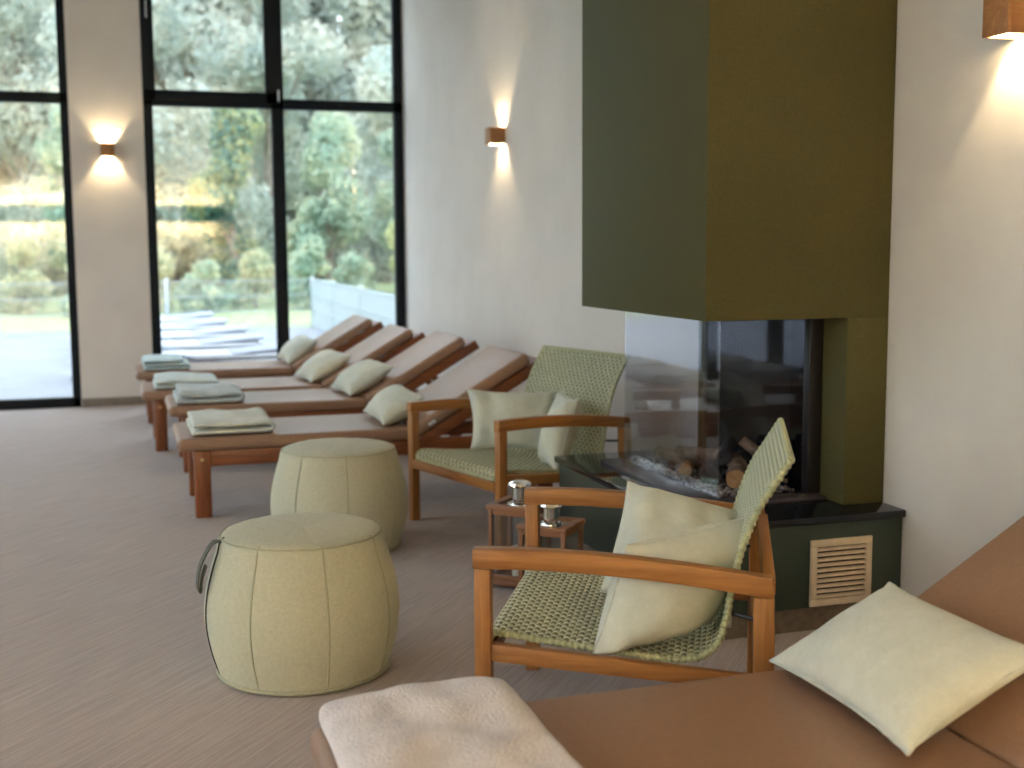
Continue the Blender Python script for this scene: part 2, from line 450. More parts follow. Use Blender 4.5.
def cushion(label, BL, BR, TL, t=.14, mat='cushion', seed=0, group=None, tagpos=None, tagmat='tagb', wr=.012, ext=(1, 1), puck=.10):
    BL, BR, TL = Vector(BL), Vector(BR), Vector(TL)
    ax = (BR-BL); ay = (TL-BL); w = ax.length; h = ay.length
    X = ax.normalized(); Z = X.cross(ay).normalized(); Y = Z.cross(X)
    h = ay.dot(Y); shear = ay.dot(X)/h
    c = (BR+TL)/2
    o = thing('cushion', label, 'cushion', group=group)
    o.matrix_world = Matrix(((X.x, Y.x, Z.x, c.x), (X.y, Y.y, Z.y, c.y), (X.z, Y.z, Z.z, c.z), (0, 0, 0, 1)))
    bm, ring = cushion_bm(w*ext[0], h*ext[1], t, seed, wr=wr, puck=puck)
    for v in bm.verts: v.co.x += shear*v.co.y
    for v in ring: v.x += shear*v.y
    obj('cover', bm, M[mat], o, 0).data.shade_smooth()
    bm = bmesh.new(); tube(bm, ring, .0028, 6, True)
    obj('seam', bm, M[mat], o)
    if tagpos:
        bm = bmesh.new(); tx, ty = tagpos
        bx(bm, tx*w/2-.012, tx*w/2+.028, ty*h/2-.016, ty*h/2+.016, -.002, .002, .001)
        obj('label_tag', bm, M[tagmat], o)
    return o

def towel(name_label, loc, L, D, layers, mat, rz=0, seed=0, th=.014, gap=.004, ruf=.008, crown=0.0, open_right=True):
    """a strip folded back and forth (seen as layers on the near edge), laid along x, D deep in y"""
    rnd = random.Random(seed)
    path = []
    step = th+gap
    n = 14
    for k in range(layers):
        z = th/2 + k*step
        xs = [i/n for i in range(n+1)]
        if k % 2: xs = xs[::-1]
        short = .0 if k == 0 else rnd.uniform(0, .03)
        for x in xs: path.append(((x-.5)*(L-short*2), z))
        if k < layers-1:
            xe = path[-1][0]; sg = 1 if xe > 0 else -1
            for a in (-45, 0, 45):
                path.append((xe+sg*(step*.55)*math.cos(R(a)), z+step/2+step/2*math.sin(R(a))))
    P = [Vector((x, 0, z)) for x, z in path]
    bm = bmesh.new(); ny = 16; rows = []
    off = Vector((seed*3.1, seed*1.7, 0))
    for i, p in enumerate(P):
        d = (P[min(i+1, len(P)-1)]-P[max(i-1, 0)]).normalized(); nrm = Vector((-d.z, 0, d.x))
        rows.append((p, nrm))
    V = {}
    for s in (0, 1):
        for i, (p, nrm) in enumerate(rows):
            for j in range(ny+1):
                y = (j/ny-.5)*D
                e = min(j, ny-j)
                half = th/2*(1 if e > 0 else .45)
                q = p+nrm*(half if s == 0 else -half)
                q = Vector((q.x, y, q.z))
                f = Vector((q.x*5, q.y*5, 0))+off
                lift = ruf*(noise.noise(f)+.5*noise.noise(f*2.6))*(q.z/(layers*step))
                q.z = max(.001, q.z+lift + crown*(q.z/(layers*step))*(1-(2*q.x/L)**2)*(1-(2*y/D)**2))
                q.y += .012*noise.noise(Vector((q.x*7, q.z*60, seed)))*(abs(y)/(D/2))
                q.x += .008*noise.noise(Vector((q.y*8, q.z*50, seed+4)))
                V[s, i, j] = bm.verts.new(q)
    nI = len(rows)
    for i in range(nI-1):
        for j in range(ny):
            bm.faces.new((V[0, i, j], V[0, i+1, j], V[0, i+1, j+1], V[0, i, j+1]))
            bm.faces.new((V[1, i, j], V[1, i, j+1], V[1, i+1, j+1], V[1, i+1, j]))
        for j in (0, ny):
            bm.faces.new((V[0, i, j], V[1, i, j], V[1, i+1, j], V[0, i+1, j]))
    for i in (0, nI-1):
        for j in range(ny): bm.faces.new((V[0, i, j], V[0, i, j+1], V[1, i, j+1], V[1, i, j]))
    o = obj('folded_towel', bm, M[mat], None, 0); o.data.shade_smooth()
    md = o.modifiers.new('soft', 'SUBSURF'); md.levels = 1; md.render_levels = 2
    o.location = loc; o.rotation_euler = (0, 0, rz)
    return tag(o, name_label, 'towel', 'folded towels on the loungers')

# ------------------------------------------------------------------ sun loungers (indoor)
def make_lounger(label):
    """origin: floor under the near foot corner; long axis +x, width +y"""
    o = thing('sun_lounger', label, 'sun lounger', group='wooden sun loungers with brown mattresses')
    W = .60; L = 1.86; fz = .315
    for x in (.05, L-.13):
        for y in (0, W-.062):
            bm = bmesh.new(); bx(bm, x, x+.075, y, y+.062, 0, fz, .008); obj('leg', bm, M['red_z'], o)
    for y in (.012, W-.047):
        bm = bmesh.new(); bx(bm, .105, L-.12, y, y+.035, fz-.075, fz-.001, .004); obj('side_rail', bm, M['red_x'], o)
    for x in (.068, L-.10):
        bm = bmesh.new(); bx(bm, x, x+.03, .05, W-.05, .195, .262, .004); obj('end_rail', bm, M['red_y'], o)
    bm = bmesh.new(); bx(bm, .065, .10, .05, W-.05, fz-.05, fz-.004, .004); obj('end_rail', bm, M['red_y'], o)
    for x in (.087, L-.092):
        for y in (-.0015,):
            bm = bmesh.new(); lathe(bm, [(.008, 0), (.008, .002), (.005, .0035)], 12, Matrix.Translation((x, y+.002, fz-.04)) @ Matrix.Rotation(PI/2, 4, 'X'))
            obj('bolt_head', bm, M['brass'], o)
    bm = bmesh.new(); bx(bm, 1.13, 1.142, -.0, .004, fz-.05, fz-.03); 
    bm.free()
    # deck slats under the seat mattress
    for k in range(7):
        bm = bmesh.new(); x = .14+k*.135; bx(bm, x, x+.09, .05, W-.05, fz-.022, fz-.002, .003); obj('slat', bm, M['red_y'], o)
    # seat mattress: rounded slab
    bm = bmesh.new(); bx(bm, -.022, 1.095, -.008, W+.008, fz, fz+.060, .024, seg=4)
    obj('seat_mattress', bm, M['leather'], o, 60)
    ang = R(30.5); px = 1.10
    T = Matrix.Translation((px, 0, fz+.005)) @ Matrix.Rotation(-ang, 4, 'Y')
    bl = .72
    bm = bmesh.new(); bx(bm, .012, bl-.03, -.008, W+.008, .0, .062, .022, T, 4)
    obj('back_mattress', bm, M['leather'], o, 60)
    bm = bmesh.new(); bx(bm, .085, .125, -.0105, -.006, .018, .034, .0008, T); obj('label_tag', bm, M['tagw'], o)
    for y in (.012, W-.047):
        bm = bmesh.new(); bx(bm, .02, bl+.028, y, y+.035, -.062, -.006, .004, T); obj('back_rail', bm, M['red_x'], o)
    for k in range(5):
        bm = bmesh.new(); x = .06+k*.14; bx(bm, x, x+.085, .05, W-.05, -.026, -.005, .003, T); obj('back_slat', bm, M['red_y'], o)
    bm = bmesh.new(); bx(bm, bl-.03, bl+.024, .047, W-.047, -.05, -.012, .004, T); obj('back_top_rail', bm, M['red_y'], o)
    # prop under the backrest
    a = T @ Vector((.42, 0, -.05))
    for y in (.055, W-.075):
        bm = bmesh.new(); d = Vector((1.72-a.x, 0, (fz-.045)-a.z)); l = d.length
        bx(bm, 0, l, y, y+.02, -.018, .018, .003, Matrix.Translation((a.x, 0, a.z)) @ Matrix.Rotation(-math.atan2(d.z, d.x), 4, 'Y'))
        obj('prop', bm, M['red_x'], o)
    return o

LOUNGE = [(.232, 5.72), (.235, 6.93), (.105, 7.72), (.085, 8.98)]
lab = ['brown wooden sun lounger nearest the front pouf end, first of the window row, beside the armchair',
       'wooden sun lounger with grey-blue towel, second in the row by the window',
       'wooden sun lounger with mint towel, third in the row by the window',
       'farthest wooden sun lounger, directly in front of the tall window, light blue towel on it']
lab[0] = 'nearest wooden sun lounger of the window row, behind the pouf and the far armchair'
l0 = make_lounger(lab[0]); l0.location = (*LOUNGE[0], 0)
for p, t in zip(LOUNGE[1:], lab[1:]): dup(l0, (*p, 0), 0, t)
L5 = (.315, 1.565)
dup(l0, (*L5, 0), 0, 'large foreground sun lounger with brown mattress under the lilac towel')

MT = .377
cl = ['sage cushion with black tag on the nearest lounger of the window row', 'sage cushion on the second lounger of the window row',
      'sage cushion on the third lounger of the window row', 'sage cushion on the farthest lounger, in front of the tall window']
for i, p in enumerate(LOUNGE):
    x, y = p
    d0, d1, d2, z1, z2 = ((.95, .935, 1.155, .40, .515), (1.0, .955, 1.26, .392, .55), (1.02, .97, 1.285, .39, .55), (1.06, 1.03, 1.28, .40, .56))[i]
    # corners: near-foot, far-foot, near-head
    cushion(cl[i], (x+d0, y+.06, .388), (x+d1, y+.50, z1), (x+d2, y+.06, z2), .15, 'cushion', 11+i,
            'sage cushions on the row of loungers', (1.0, .9) if i == 0 else None)
cushion('large cream sage cushion lying on the foreground lounger backrest',
        (1.24, 2.153, .397), (1.22, 1.662, .402), (1.513, 2.14, .54), .13, 'cushion_n', 21, None, (1.0, .8), 'tagb')

towel('pale sage folded towel on the nearest lounger of the window row', (.455, 6.02, MT), .36, .52, 2, 'tw_cream', 0, 3, .028, .006, .016, .006)
towel('grey-blue folded towel on the second lounger of the window row', (.43, 7.23, MT), .35, .54, 2, 'tw_blue', 0, 5, .032, .004, .018, .008)
towel('mint folded towel on the third lounger of the window row', (.345, 8.02, MT), .37, .50, 2, 'tw_mint', 0, 8, .026, .004, .014, .006)
towel('light blue folded towel on the farthest lounger by the tall window', (.27, 9.24, MT), .30, .46, 3, 'tw_sky', 0, 12, .022, .006, .008)
towel('lilac white terry towel folded on the foreground lounger', (.512, 1.872, MT), .36, .60, 2, 'tw_lilac', PI, 15, .026, .002, .030, .012)

# ------------------------------------------------------------------ poufs
def make_pouf(label, r0=0):
    o = thing('pouf', label, 'pouf', group='round linen poufs')
    H = .425
    prof = [(.02, 0), (.236, 0), (.246, .004), (.252, .02)]
    for k in range(1, 17):
        t = k/17; z = .02+t*(H-.045)
        r = .252+.040*math.sin(PI*t**.95)-.014*t
        prof.append((r, z))
    prof += [(.2415, H-.026), (.2365, H-.014), (.226, H-.005), (.205, H+.002), (.12, H+.012), (.05, H+.014), (.012, H+.014)]
    bm = bmesh.new(); n = 128; rings = []
    for (r, z) in prof:
        ring = []
        for k in range(n):
            a = 2*PI*k/n
            # panels pull in slightly at the eight vertical seams
            c = abs(math.sin(a*4)); pull = .0016*(1-c)**3*(1 if .02 < z < H-.02 else 0)
            q = Vector((math.cos(a)*3, math.sin(a)*3, z*7))
            rr = r-pull+.0012*noise.noise(q*1.3)
            ring.append(bm.verts.new((rr*math.cos(a), rr*math.sin(a), z+(.002*noise.noise(q*2) if z > H-.01 else 0))))
        rings.append(ring)
    for A, B in zip(rings, rings[1:]):
        for k in range(n): bm.faces.new((A[k], A[(k+1) % n], B[(k+1) % n], B[k]))
    bm.faces.new(rings[0][::-1]); bm.faces.new(rings[-1])
    obj('body', bm, M['pouf'], o, 0).data.shade_smooth()
    side = [p for p in prof if .002 < p[1] < H-.004 and p[0] > .2]
    for k in range(8):
        a = k*PI/4
        bm = bmesh.new()
        tube(bm, [((r-.0022)*math.cos(a), (r-.0022)*math.sin(a), z) for r, z in side], .0036 if k != 6 else .0045, 6)
        s = obj('seam' if k != 6 else 'zip', bm, M['piping'] if k != 6 else M['zip'], o)
        if k == 6: s['label'] = 'dark zip'
    for nm, r, z, tr in (('top_piping', .2335, H-.0095, .0026), ('base_welt', .249, .012, .007)):
        bm = bmesh.new(); tube(bm, [(r*math.cos(2*PI*k/96), r*math.sin(2*PI*k/96), z) for k in range(96)], tr, 8, True)
        obj(nm, bm, M['piping'], o)
    # carry loop sewn at the rim beside the zip
    a = 6*PI/4
    rad = Vector((math.cos(a), math.sin(a), 0)); tan = Vector((-math.sin(a), math.cos(a), 0))
    path = catmull([rad*.232+Vector((0, 0, .41)), rad*.262+Vector((0, 0, .405)), rad*.296+Vector((0, 0, .345)), rad*.306+Vector((0, 0, .285)), rad*.298+Vector((0, 0, .270)), rad*.292+Vector((0, 0, .31)), rad*.280+Vector((0, 0, .345))], 6)
    bm = bmesh.new(); prev = None
    for i, p in enumerate(path):
        d = (path[min(i+1, len(path)-1)]-path[max(0, i-1)]).normalized(); nr = d.cross(tan).normalized()
        q = [bm.verts.new(p+tan*sx*.016+nr*sn*.002) for sx, sn in ((-1, -1), (1, -1), (1, 1), (-1, 1))]
        if prev:
            for k in range(4): bm.faces.new((prev[k], prev[(k+1) % 4], q[(k+1) % 4], q[k]))
        else: bm.faces.new(q[::-1])
        prev = q
    bm.faces.new(prev)
    h = obj('carry_loop', bm, M['strap'], o); h['label'] = 'dark grey carry loop'
    return o
# seam 6 (the zip) is turned to the left edge as the camera sees it
def pouf_rot(x, y, off): 
    cam = math.atan2(-y, -x)
    return cam-R(off)-6*PI/4
pf = make_pouf('sage linen pouf in the foreground with dark carry loop on its left')
pf.location = (.474, 3.55, 0); pf.rotation_euler = (0, 0, pouf_rot(.465, 3.55, 76))
dup(pf, (.83, 5.0, 0), pouf_rot(.83, 5.0, 128), 'sage linen pouf standing behind the front one, beside the far armchair')

# ------------------------------------------------------------------ armchairs
CW, CL = .76, .70
def make_chair(label):
    """origin: floor under the middle of the front posts; +x runs to the back, +y across"""
    o = thing('armchair', label, 'armchair', group='low wooden armchairs with woven seats')
    hw = CW/2; pw = .040
    for s in (-1, 1):
        y0, y1 = (-hw, -hw+pw) if s < 0 else (hw-pw, hw)
        bm = bmesh.new(); bx(bm, .007, .046, y0, y1, 0, .50, .004); obj('front_leg', bm, M['teak_z'], o)
        bm = bmesh.new()
        sweep_board(bm, [(.650, 0), (.690, 0), (.700, .30), (.697, .459), (.650, .459), (.652, .30)], y0, y1, .004); obj('rear_leg', bm, M['teak_z'], o)
        top = [(.004, .5455), (.10, .5475), (.20, .5468), (.30, .543), (.40, .5365), (.50, .5275), (.60, .516), (.692, .504)]
        bot = [(x+.004*(x > .6), z-.047) for x, z in top[::-1]]
        bm = bmesh.new(); sweep_board(bm, top+bot, y0-.001, y1+.001, .004); obj('armrest', bm, M['teak_x'], o)
        bm = bmesh.new(); sweep_board(bm, [(.04, .318), (.30, .298), (.66, .272), (.66, .238), (.30, .258), (.04, .276)], y0+.006, y1-.006, .003); obj('side_rail', bm, M['teak_x'], o)
    bm = bmesh.new(); bx(bm, .006, .034, -hw+pw-.001, hw-pw+.001, .245, .285, .003); obj('front_rail', bm, M['teak_y'], o)
    bm = bmesh.new(); bx(bm, .655, .690, -hw+pw-.001, hw-pw+.001, .24, .275, .003); obj('rear_rail', bm, M['teak_y'], o)
    bm = bmesh.new(); bx(bm, .672, .700, -hw+pw-.001, hw-pw+.001, .455, .496, .003); obj('back_crossbar', bm, M['teak_y'], o)
    for s in (-1, 1):   # metal brackets that carry the woven shell
        bm = bmesh.new(); tube(bm, [(.60, s*(hw-.075), .40), (.66, s*(hw-.03), .40)], .005, 8); obj('bracket', bm, M['blacksteel'], o)
    # woven shell
    prof = catmull([(.020, 0, .292), (.022, 0, .312), (.045, 0, .327), (.10, 0, .322), (.18, 0, .312), (.30, 0, .300), (.40, 0, .290), (.47, 0, .286), (.53, 0, .294), (.572, 0, .330),
                    (.590, 0, .39), (.602, 0, .46), (.622, 0, .55), (.655, 0, .64), (.690, 0, .70), (.730, 0, .765)], 12)
    pitch = .0156; sub = 4
    S = resample(prof, pitch/sub); ns = len(S)-1
    nw = 40; w0 = -(nw*pitch)/2
    nrm = []
    for i in range(len(S)):
        d = (S[min(i+1, ns)]-S[max(i-1, 0)]).normalized(); nrm.append(Vector((-d.z, 0, d.x)))
    V = []; F = []
    amp = .0024; hs = .0056; arch = .0013
    for k in range(nw):                      # lengthwise cords
        yc = w0+(k+.5)*pitch
        base = len(V)
        for i in range(ns+1):
            ph = math.cos(PI*i/sub+k*PI)*amp
            for dy, dz in ((-hs, -arch), (-hs*.4, arch*.6), (hs*.4, arch*.6), (hs, -arch)):
                p = S[i]+nrm[i]*(ph+dz); V.append((p.x, yc+dy, p.z))
        for i in range(ns):
            for c in range(3):
                a = base+i*4+c; F.append((a, a+4, a+5, a+1))
    nj = ns//sub; nlight = len(F)
    for j in range(nj+1):                     # crosswise cords
        ic = min(ns, j*sub)
        d = (S[min(ic+1, ns)]-S[max(ic-1, 0)]).normalized()
        base = len(V); m = nw*sub
        for q in range(m+1):
            y = w0+q*pitch/sub
            ph = -math.cos(PI*((y-w0)/pitch-.5)+j*PI)*amp
            for ds, dz in ((-hs, -arch), (-hs*.4, arch*.6), (hs*.4, arch*.6), (hs, -arch)):
                p = S[ic]+d*ds+nrm[ic]*(ph+dz); V.append((p.x, y, p.z))
        for q in range(m):
            for c in range(3):
                a = base+q*4+c; F.append((a, a+1, a+5, a+4))
    sl = pymesh('woven_seat', V, F, M['weave'], o)
    sl.data.materials.append(M['weave_dark'])
    sl.data.polygons.foreach_set('material_index', [0]*nlight+[1]*(len(F)-nlight))
    md = sl.modifiers.new('thick', 'SOLIDIFY'); md.thickness = .0022; md.offset = 0
    # beaded edge binding
    E2 = resample(prof, .0039)
    for s in (-1, 1):
        bm = bmesh.new(); yy = s*(nw*pitch/2+.004)
        tube(bm, [(p.x, yy, p.z) for p in E2], [.0088+.0016*math.cos(2*PI*i*.0039/.0156) for i in range(len(E2))], 10)
        obj('edge_binding', bm, M['cord_edge'], o)
    for p in (S[0], S[-1]):
        bm = bmesh.new(); m = 160
        tube(bm, [(p.x, w0+nw*pitch*q/m, p.z) for q in range(m+1)], [.008+.0014*math.cos(2*PI*nw*q/m) for q in range(m+1)], 8)
        obj('edge_binding', bm, M['cord_edge'], o)
    return o
CA = (.9274, 3.018, -.487); CB = (1.314, 5.02, .287)
ca = make_chair('wooden armchair with woven green seat in the foreground, in front of the fireplace')
ca.location = (CA[0], CA[1], 0); ca.rotation_euler = (0, 0, CA[2])
dup(ca, (CB[0], CB[1], 0), CB[2], 'far wooden armchair with woven green seat, between the loungers and the fireplace')

def loc2(P, u, w, z):
    c, s = math.cos(P[2]), math.sin(P[2])
    return (P[0]+u*c-w*s, P[1]+u*s+w*c, z)
A = lambda *q: loc2(CA, *q); B = lambda *q: loc2(CB, *q)
cushion('white sage cushion standing behind another on the foreground armchair', A(.272, -.07, .37), A(.60, -.10, .30), A(.319, .20, .602), .17, 'cushion', 31, 'cushions on the armchairs', wr=.034, puck=.06)
cushion('sage cushion in front on the foreground armchair, face turned away from the windows', A(.281, -.33, .287), A(.556, -.15, .325), A(.359, -.30, .549), .22, 'cushion', 32, 'cushions on the armchairs', wr=.030, puck=.04)
cushion('sage cushion lying long ways across the far armchair', B(.222, .18, .335), B(.555, -.04, .32), B(.248, .25, .60), .13, 'cushion', 33, 'cushions on the armchairs', wr=.034)
cushion('sage cushion seen edge-on at the near armrest of the far armchair', B(.335, -.32, .285), B(.40, -.12, .30), B(.466, -.30, .592), .15, 'cushion', 34, 'cushions on the armchairs', wr=.028)

# ------------------------------------------------------------------ fireplace
fp = thing('fireplace', 'dark green built-in fireplace with three-sided glass and black hearth slab', 'fireplace', (1.70, 3.37, 0))
def fbox(name, x0, x1, y0, y1, z0, z1, mat, bev=0, sm=35):
    bm = bmesh.new(); bx(bm, x0-1.70, x1-1.70, y0-3.37, y1-3.37, z0, z1, bev); return obj(name, bm, mat, fp, sm)
XE = XW-.001
fbox('hood', 1.75, XE, 3.48, 4.57, 1.008, ZC-.002, M['green'], .002)
fbox('column', 2.268, XE, 3.48, 4.57, .3805, 1.0075, M['green'], .002)
fbox('plinth', 1.70, XE, 3.37, 4.70, .077, .3545, M['green_plinth'], .002)
fbox('plinth_skirting', 1.706, XE, 3.376, 4.70, 0, .077, M['skirting'])
fbox('hearth_slab', 1.684, XE, 3.352, 4.718, .355, .380, M['slab'], .003)
bt = fbox('burner_tray', 1.805, 2.262, 3.575, 4.51, .3805, .394, M['tray'], .002)
fbox('frame_post', 2.215, 2.267, 3.62, 3.66, .395, 1.0075, M['blacksteel'], .002)
fbox('frame_post', 2.236, 2.267, 4.42, 4.46, .395, 1.0075, M['blacksteel'], .002)
fbox('inner_panel', 2.235, 2.262, 3.66, 4.42, .395, 1.0075, M['blackglass'])
fbox('top_frame', 1.885, 2.236, 3.645, 4.475, .995, 1.0075, M['blacksteel'])
p_ = fbox('glass_pane', 1.890, 1.8945, 3.655, 4.462, .3945, .995, M['fireglass'], 0, 0); p_['label'] = 'left glass pane'
p_ = fbox('glass_pane', 1.896, 2.236, 3.655, 3.6595, .3945, .995, M['fireglass_front'], 0, 0); p_['label'] = 'front glass pane'
p_ = fbox('glass_pane', 1.896, 2.236, 4.4575, 4.462, .3945, .995, M['fireglass'], 0, 0); p_['label'] = 'rear glass pane'

def log_obj(label, a, b, r, mat, seed, cutmat='cut', taper=.85):
    a, b = Vector(a), Vector(b); L = (b-a).length; n = 20; m = 12
    d = (b-a).normalized(); x = d.orthogonal().normalized(); y = d.cross(x)
    o = thing('log', label, 'log', tuple(a), group='logs in the fireplace')
    bm = bmesh.new(); rings = []
    for i in range(m+1):
        t = i/m; rr = r*(1+(taper-1)*t); c = d*(t*L)+x*(.06*L*math.sin(PI*t)*math.sin(seed))
        ring = []
        for k in range(n):
            an = 2*PI*k/n; q = Vector((math.cos(an)*1.6, math.sin(an)*1.6, t*L*14+seed*5))
            f = 1+.16*noise.noise(q)+.10*noise.noise(q*2.7)
            ring.append(bm.verts.new(c+(x*math.cos(an)+y*math.sin(an))*rr*f))
        rings.append(ring)
    for P, Q in zip(rings, rings[1:]):
        for k in range(n): bm.faces.new((P[k], P[(k+1) % n], Q[(k+1) % n], Q[k]))
    obj('bark', bm, M[mat], o, 50)
    for ring_i, sg in ((0, -1), (m, 1)):
        pass
    for t0, sg in ((0, -1), (1, 1)):
        bm = bmesh.new(); rr = r*(1 if t0 == 0 else taper); c = d*(t0*L)
        rs = []
        for i in range(n):
            an = 2*PI*i/n; q = Vector((math.cos(an)*1.6, math.sin(an)*1.6, t0*L*14+seed*5))
            f = 1+.16*noise.noise(q)+.10*noise.noise(q*2.7)
            rs.append(bm.verts.new(c+(x*math.cos(an)+y*math.sin(an))*rr*f*.99))
        cv = bm.verts.new(c+d*(sg*.003))
        for i in range(n): bm.faces.new((rs[i], rs[(i+1) % n], cv))
        obj('cut_end', bm, M[cutmat], o)
    return o
log_obj('long grey-brown log at the left of the fire', (1.96, 4.28, .445), (2.10, 3.96, .475), .030, 'bark', 1)
log_obj('thick brown log with round pale cut end facing the room', (2.005, 3.735, .438), (2.12, 3.98, .46), .036, 'bark', 2)
log_obj('brown log leaning up against the black panel', (2.20, 3.78, .445), (2.115, 3.90, .545), .021, 'bark', 3)
log_obj('charred black log in the middle of the fire', (1.955, 3.83, .432), (2.06, 4.02, .45), .036, 'char', 4, 'char')
log_obj('short pale split log at the left front', (1.945, 4.02, .425), (1.985, 4.07, .43), .026, 'cut', 5)
log_obj('charred log lying across the top of the pile', (2.02, 3.86, .492), (2.17, 4.10, .505), .027, 'char', 6, 'char')
log_obj('small dark log at the back of the pile', (2.06, 4.22, .43), (2.17, 4.04, .44), .028, 'char', 7, 'char')
log_obj('thin brown stick at the right of the fire', (2.03, 3.78, .462), (2.19, 3.71, .425), .009, 'bark', 8)
log_obj('brown log lying behind the charred log', (1.97, 4.12, .475), (2.06, 3.93, .495), .026, 'bark', 9)
# pebble bed
bm = bmesh.new(); rnd = random.Random(4)
for k in range(900):
    x = rnd.uniform(1.903, 2.192); y = rnd.uniform(3.668, 4.450)
    if rnd.random() < .35: x = rnd.uniform(1.903, 1.955)
    if rnd.random() < .2: y = rnd.uniform(3.668, 3.72)
    s = rnd.uniform(.005, .010)
    T = Matrix.Translation((x, y, .394+s*.55+rnd.uniform(0, .008))) @ Matrix.Rotation(rnd.uniform(0, 6), 4, Vector((rnd.random(), rnd.random(), rnd.random()+.1)).normalized()) @ Matrix.Diagonal((s*rnd.uniform(.8, 1.5), s, s*.75, 1))
    bmesh.ops.create_icosphere(bm, subdivisions=1, radius=1, matrix=T)
tag(obj('pebble_bed', bm, M['pebble'], None, 60), 'bed of grey and pale pebbles under the fireplace logs', 'pebbles', kind='stuff')

vg = thing('vent_grille', 'pale beech air vent grille on the dark green fireplace plinth', 'vent', (2.19, 3.37, .192))
bm = bmesh.new(); w, h = .1135, .1095; f = .023
bx(bm, -w, w, -.012, -.001, h-f, h, .002); bx(bm, -w, w, -.012, -.001, -h, -h+f, .002)
bx(bm, -w, -w+f, -.012, -.001, -h+f, h-f, .002); bx(bm, w-f, w, -.012, -.001, -h+f, h-f, .002)
obj('frame', bm, M['grille'], vg)
bm = bmesh.new(); bx(bm, -w+f, w-f, -.003, -.001, -h+f, h-f); obj('backing', bm, M['void'], vg)
for k in range(10):
    z = -h+f+(k+.5)*(2*(h-f))/10
    bm = bmesh.new(); bx(bm, -w+f-.001, w-f+.001, -.0075, .0055, -.0022, .0022, .001, Matrix.Translation((0, -.006, z)) @ Matrix.Rotation(R(38), 4, 'X')); obj('slat', bm, M['grille'], vg)

# ------------------------------------------------------------------ lanterns
def make_lantern(label, S=.188, H=.285):
    o = thing('lantern', label, 'lantern', group='wooden lanterns with chrome chimneys')
    h = S/2; p = .016
    for sx in (-1, 1):
        for sy in (-1, 1):
            x = sx*(h-p/2-.006); y = sy*(h-p/2-.006)
            bm = bmesh.new(); bx(bm, x-p/2, x+p/2, y-p/2, y+p/2, 0, H-.012, .002); obj('post', bm, M['lant_z'], o)
    bm = bmesh.new(); bx(bm, -h, h, -h, h, .012, .03, .003); obj('base', bm, M['lant_x'], o)
    bm = bmesh.new()
    for s in (-1, 1):
        a, b = sorted((s*h, s*(h-.030)))
        bx(bm, -h, h, a, b, H-.014, H, .002); bx(bm, a, b, -h+.030, h-.030, H-.014, H, .002)
    obj('top_frame', bm, M['lant_x'], o)
    bm = bmesh.new()
    bm.free()
    for s in (-1, 1):
        a, b = sorted((s*(h-.009), s*(h-.019)))
        for z0, z1 in ((H-.034, H-.0145), (.0305, .046)):
            bm = bmesh.new(); bx(bm, -h+p+.004, h-p-.004, a, b, z0, z1, .001); obj('rail', bm, M['lant_x'], o)
            bm = bmesh.new(); bx(bm, a, b, -h+p+.004, h-p-.004, z0, z1, .001); obj('rail', bm, M['lant_y'], o)
    for ax in (0, 1):
        for s in (-1, 1):
            bm = bmesh.new(); a, b = sorted((s*(h-.0125), s*(h-.0155)))
            lim = h-p-.006
            if ax: bx(bm, a, b, -lim, lim, .046, H-.034)
            else: bx(bm, -lim, lim, a, b, .046, H-.034)
            obj('pane', bm, M['lantglass'], o, 0)
    bm = bmesh.new(); bx(bm, -h+.030, h-.030, -h+.030, h-.030, H-.011, H-.006); obj('top_plate', bm, M['chrome'], o)
    bm = bmesh.new()
    lathe(bm, [(.036, H-.006), (.036, H+.002), (.0275, H+.004), (.0265, H+.05), (.030, H+.053), (.041, H+.055), (.044, H+.060), (.041, H+.067), (.026, H+.073), (.004, H+.075)], 32)
    obj('chimney', bm, M['chrome'], o, 40)
    bm = bmesh.new(); lathe(bm, [(.030, .0305), (.031, .034), (.031, .13), (.027, .134), (.006, .131)], 28); obj('candle', bm, M['white_in'], o, 50)
    return o
ln = make_lantern('wooden glass lantern with chrome chimney, nearer one, against the green fireplace plinth')
ln.location = (1.402, 3.962, 0); ln.rotation_euler = (0, 0, R(-42))
dup(ln, (1.365, 4.200, 0), R(-44), 'wooden glass lantern behind the other one, nearer the far armchair')
ln2 = [o for o in COL.objects if o.name.startswith('lantern.')][0]; ln2.scale = (1.0, 1.0, 1.09)

# ------------------------------------------------------------------ wall sconces
def make_sconce(label, b=.105):
    """origin on the wall, box sticks out along -x"""
    o = thing('wall_sconce', label, 'wall lamp', group='square wooden wall sconces')
    h = b/2; t = .011
    bm = bmesh.new(); bx(bm, -b, -b+t, -h, h, -h, h, .001); bx(bm, -b+t, -.002, -h, -h+t, -h, h, .001); bx(bm, -b+t, -.002, h-t, h, -h, h, .001)
    obj('housing', bm, M['copper'], o)
    bm = bmesh.new(); bx(bm, -b+t, -b+t+.001, -h+t, h-t, -h+.002, h-.002); bx(bm, -b+t+.001, -.003, -h+t, -h+t+.001, -h+.002, h-.002); bx(bm, -b+t+.001, -.003, h-t-.001, h-t, -h+.002, h-.002)
    obj('liner', bm, M['white_in'], o, 0)
    bm = bmesh.new(); bx(bm, -.012, -.001, -.02, .02, -.03, .03, .002); obj('wall_bracket', bm, M['steel'], o)
    l = bpy.data.lights.new('bulb', 'POINT'); l.energy = SCONCE; l.color = (1, .78, .46); l.shadow_soft_size = .006
    lo = bpy.data.objects.new('bulb', l); lo.location = (-.052, 0, 0); link(lo, o)
    return o
SCONCE = 11
sc = make_sconce('lit wooden wall sconce on the long wall left of the fireplace hood')
sc.location = (XWY(7.56), 7.56, 1.945); sc.rotation_euler = (0, 0, WANG)
